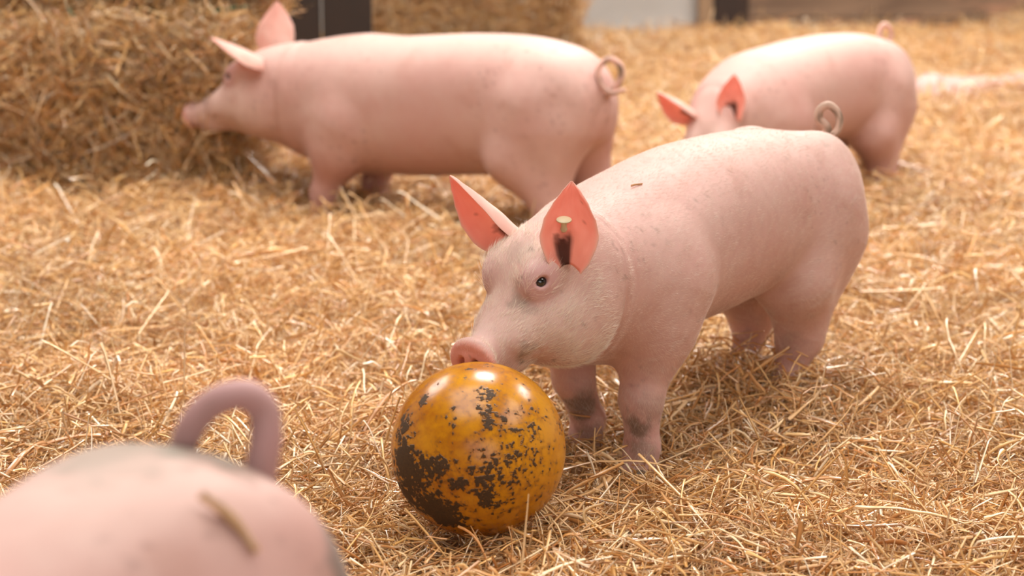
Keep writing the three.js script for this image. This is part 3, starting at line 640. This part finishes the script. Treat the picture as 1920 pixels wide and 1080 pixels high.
// the pig with the ball
{
  const turn = turnTo(-0.61, 0.79), at = [0.30, -0.03, -3.42], scale = 1.1;
  const main = makePig({
    at, turn, scale, cell: FINE ? 0.0042 : 0.006, label: 'pale pink pig nosing the top of the yellow ball, cream tag in its ear',
    trunk: TRUNK.map(([a, t, b, h]) => [a, t - 0.024 - 0.05 * smoothstep(a, 0.02, 0.3), b - 0.008, h - 0.02 * smoothstep(a, 0.1, 0.3)]), snout: 0.79, jowl: 0.0, seed: 1,
    head: toPig(at, turn, scale, 0.05, 0.363, -2.985), face: worldDir(turn, -0.61, -0.42, 0.67), headScale: 0.97, neckHigh: 0.315, neckWide: 0.10, slim: 0.84,
    legs: { frontLeft: [0.238, 0, -0.085], frontRight: [0.155, 0, 0.076], hindLeft: [-0.27, 0, -0.054], hindRight: [-0.367, 0, 0.089] },
    ears: [
      { ...EAR, L: 0.117, W: 0.047, base: [0.015, 0.032, -0.07], tip: [0.03, 1, 0], front: [-0.1, 0.15, 1], canal: 0.35, tag: [0.5, -0.2], tagUp: [0, 1, 0.3] },
      { ...EAR, L: 0.138, W: 0.058, base: [-0.025, 0.036, 0.052], tip: [-0.76, 0.66, -0.1], front: [-0.56, -0.53, 0.63], curl: [1.7, 1.1] },
    ],
    tail: [[-0.455, 0.419, 0], [-0.47, 0.452, -0.01], [-0.473, 0.48, -0.012], [-0.464, 0.498, 0], [-0.464, 0.515, -0.003], [-0.469, 0.523, -0.016], [-0.476, 0.511, -0.03], [-0.476, 0.491, -0.036], [-0.471, 0.475, -0.033], [-0.463, 0.467, -0.025]],
    tailRadius: [0.0095, 0.0065], tailDirt: 1, tailColor: S(190, 160, 142), bristles: BRISTLES,
    marks: [[0.262, 0.085, -0.1, 0.03, 0.75, S(92, 80, 60)], [0.25, 0.05, -0.11, 0.03, 0.4, S(120, 108, 90)], [0.24, 0.125, -0.11, 0.03, 0.3], [0.185, 0.085, 0.06, 0.035, 0.7, S(92, 80, 60)], [0.16, 0.02, 0.06, 0.04, 0.5, S(104, 84, 62)], [-0.27, 0.14, -0.075, 0.035, 0.3]],
    faceMarks: [[0.158, -0.05, -0.05, 0.026, 0.8], [0.128, 0.022, -0.03, 0.028, 0.8], [0.115, 0.0, -0.045, 0.018, 0.6], [0.05, 0.065, 0.0, 0.035, 0.35]],
  });
  const m = flakeOn(main, 0.188, -0.045, V(0.6, 0.2, -0.7), 0.026, 0.005);
  tag(m, 'tiny brown straw fragment lying on the back of the pig with the ball', 'straw flake');
}
// the pig in profile in front of the bale
{
  const turn = turnTo(-0.88, -0.47), at = [-0.253, -0.12, -5.99], scale = 1.3;
  makePig({
    at, turn, scale, label: 'large pink pig in profile with its snout dug into the big straw bale', seed: 5,
    head: toPig(at, turn, scale, -0.785, 0.40, -6.2), face: worldDir(turn, -0.9, -0.28, -0.27), jowl: 0.012, trunk: TRUNK.map(([a, t, b, h]) => [a, t, b - 0.035 * smoothstep(0.4 - Math.abs(a), 0, 0.15), h]), headScale: 1.0,
    legs: { frontLeft: [0.28, 0, -0.085], frontRight: [0.21, 0, 0.085], hindLeft: [-0.34, 0, -0.085], hindRight: [-0.38, 0, 0.085] },
    ears: [
      { ...EAR, base: [-0.03, 0.04, -0.07], tip: [-0.8, 0.52, 0.12], front: [-0.5, -0.86, 0.1], bend: 0.15 },
      { ...EAR, base: [-0.02, 0.045, 0.065], tip: [-0.05, 1, -0.1], front: [-0.5, 0, -0.85] },
    ],
    tail: [[-0.47, 0.39, -0.012], [-0.501, 0.426, -0.007], [-0.503, 0.457, -0.006], [-0.481, 0.476, -0.018], [-0.459, 0.457, -0.029], [-0.463, 0.426, -0.032], [-0.487, 0.401, -0.03], [-0.525, 0.409, -0.02]],
    tailRadius: [0.0095, 0.005], tailDirt: 1,
  });
}
// the pig looking down, behind
{
  const turn = turnTo(-0.69, 0.72), at = [0.935, -0.105, -6.34], scale = 1.2;
  makePig({
    at, turn, scale, label: 'pink pig with lowered head and red-lit ears standing behind the pig with the ball', seed: 9,
    head: toPig(at, turn, scale, 0.645, 0.245, -6.02), face: worldDir(turn, -0.3, -0.8, 0.5), headScale: 0.95, neckHigh: 0.335, trunk: TRUNK.map(([a, t, b, h]) => [a, t - 0.035 * smoothstep(a, 0.05, 0.3), b, h]),
    legs: { frontLeft: [0.2, 0, -0.085], frontRight: [0.24, 0, 0.085], hindLeft: [-0.28, 0, -0.085], hindRight: [-0.2, 0, 0.085] },
    ears: [
      { ...EAR, L: 0.115, W: 0.054, base: [-0.02, 0.045, -0.065], tip: [-0.02, 0.9, -0.1], front: [-0.5, 0.1, 0.85], curl: [1.6, 1.0], canal: 0.2 },
      { ...EAR, L: 0.115, W: 0.054, base: [-0.02, 0.055, 0.055], tip: [-0.85, 0.5, 0], front: [-0.35, -0.7, 0.6], curl: [1.7, 1.1] },
    ],
    tail: [[-0.385, 0.48, -0.021], [-0.38, 0.52, -0.018], [-0.387, 0.54, -0.026], [-0.405, 0.53, -0.034], [-0.412, 0.505, -0.036], [-0.4, 0.49, -0.03]],
    tailRadius: [0.0095, 0.006],
  });
}
// the near pig of which the rump is in the picture
{
  const turn = turnTo(-0.68, 0.73), at = [-0.510, -0.012, -1.188], scale = 1.03;
  const near = makePig({
    at, turn, scale, trunk: TRUNK.map(([a, t, b, h]) => [a, t - 0.08 * smoothstep(a, -0.37, -0.05), b, h * 0.94]), neckHigh: 0.32, label: 'blurred pink pig close to the camera, showing only its muddy rump and curled tail', seed: 13,
    head: [0.43, 0.40, 0], face: [0.8, -0.6, 0],
    legs: FEET,
    ears: [
      { ...EAR, base: [-0.02, 0.045, -0.065], tip: worldDir(-turn, -0.2, 0.8, -0.5), front: worldDir(-turn, 0.8, 0, -0.5) },
      { ...EAR, base: [-0.02, 0.045, 0.065], tip: worldDir(-turn, -0.2, 0.8, 0.5), front: worldDir(-turn, 0.8, 0, 0.5) },
    ],
    tail: [[-0.394, 0.418, -0.024], [-0.409, 0.468, -0.026], [-0.416, 0.508, -0.029], [-0.416, 0.528, -0.026], [-0.406, 0.54, -0.021], [-0.394, 0.541, -0.014], [-0.382, 0.532, -0.001], [-0.374, 0.517, 0.009], [-0.373, 0.496, 0.021], [-0.377, 0.479, 0.031]],
    tailRadius: [0.0145, 0.0105], tailDirt: 0.15, tailColor: S(186, 146, 144),
    marks: [[-0.38, 0.485, 0.0, 0.07, 0.8, S(122, 116, 104)], [-0.32, 0.49, 0.03, 0.08, 0.6, S(134, 128, 114)], [-0.445, 0.395, -0.09, 0.08, 0.8, S(110, 102, 96)], [-0.45, 0.34, -0.07, 0.09, 0.75, S(110, 102, 96)], [-0.46, 0.40, -0.03, 0.08, 0.7, S(118, 110, 100)], [-0.30, 0.40, -0.137, 0.014, 0.6], [-0.22, 0.45, -0.12, 0.02, 0.3]],
  });
  const m = flakeOn(near, -0.315, -0.108, V(0.9, -0.35, 0.1), 0.06, 0.016);
  tag(m, 'blurred brown flake of straw stuck on the back of the pig nearest the camera', 'straw flake');
}
// the pig asleep in the straw at the far right
makePig({
  at: [2.2, -0.055, -9.45], turn: turnTo(0.95, -0.2), roll: 1.35, cell: 0.01, label: 'pink pig lying half buried in straw at the far right, seen as a low hump', seed: 21,
  head: [0.42, 0.40, 0], face: [0.85, -0.5, 0],
  legs: { frontLeft: [0.24, 0.1, -0.085], frontRight: [0.2, 0.1, 0.085], hindLeft: [-0.2, 0.1, -0.085], hindRight: [-0.15, 0.1, 0.085] },
  ears: [], tail: [[-0.45, 0.43, 0.0], [-0.48, 0.41, 0], [-0.49, 0.37, 0.01], [-0.485, 0.33, 0.0]],
});
renderer.render(scene, camera);
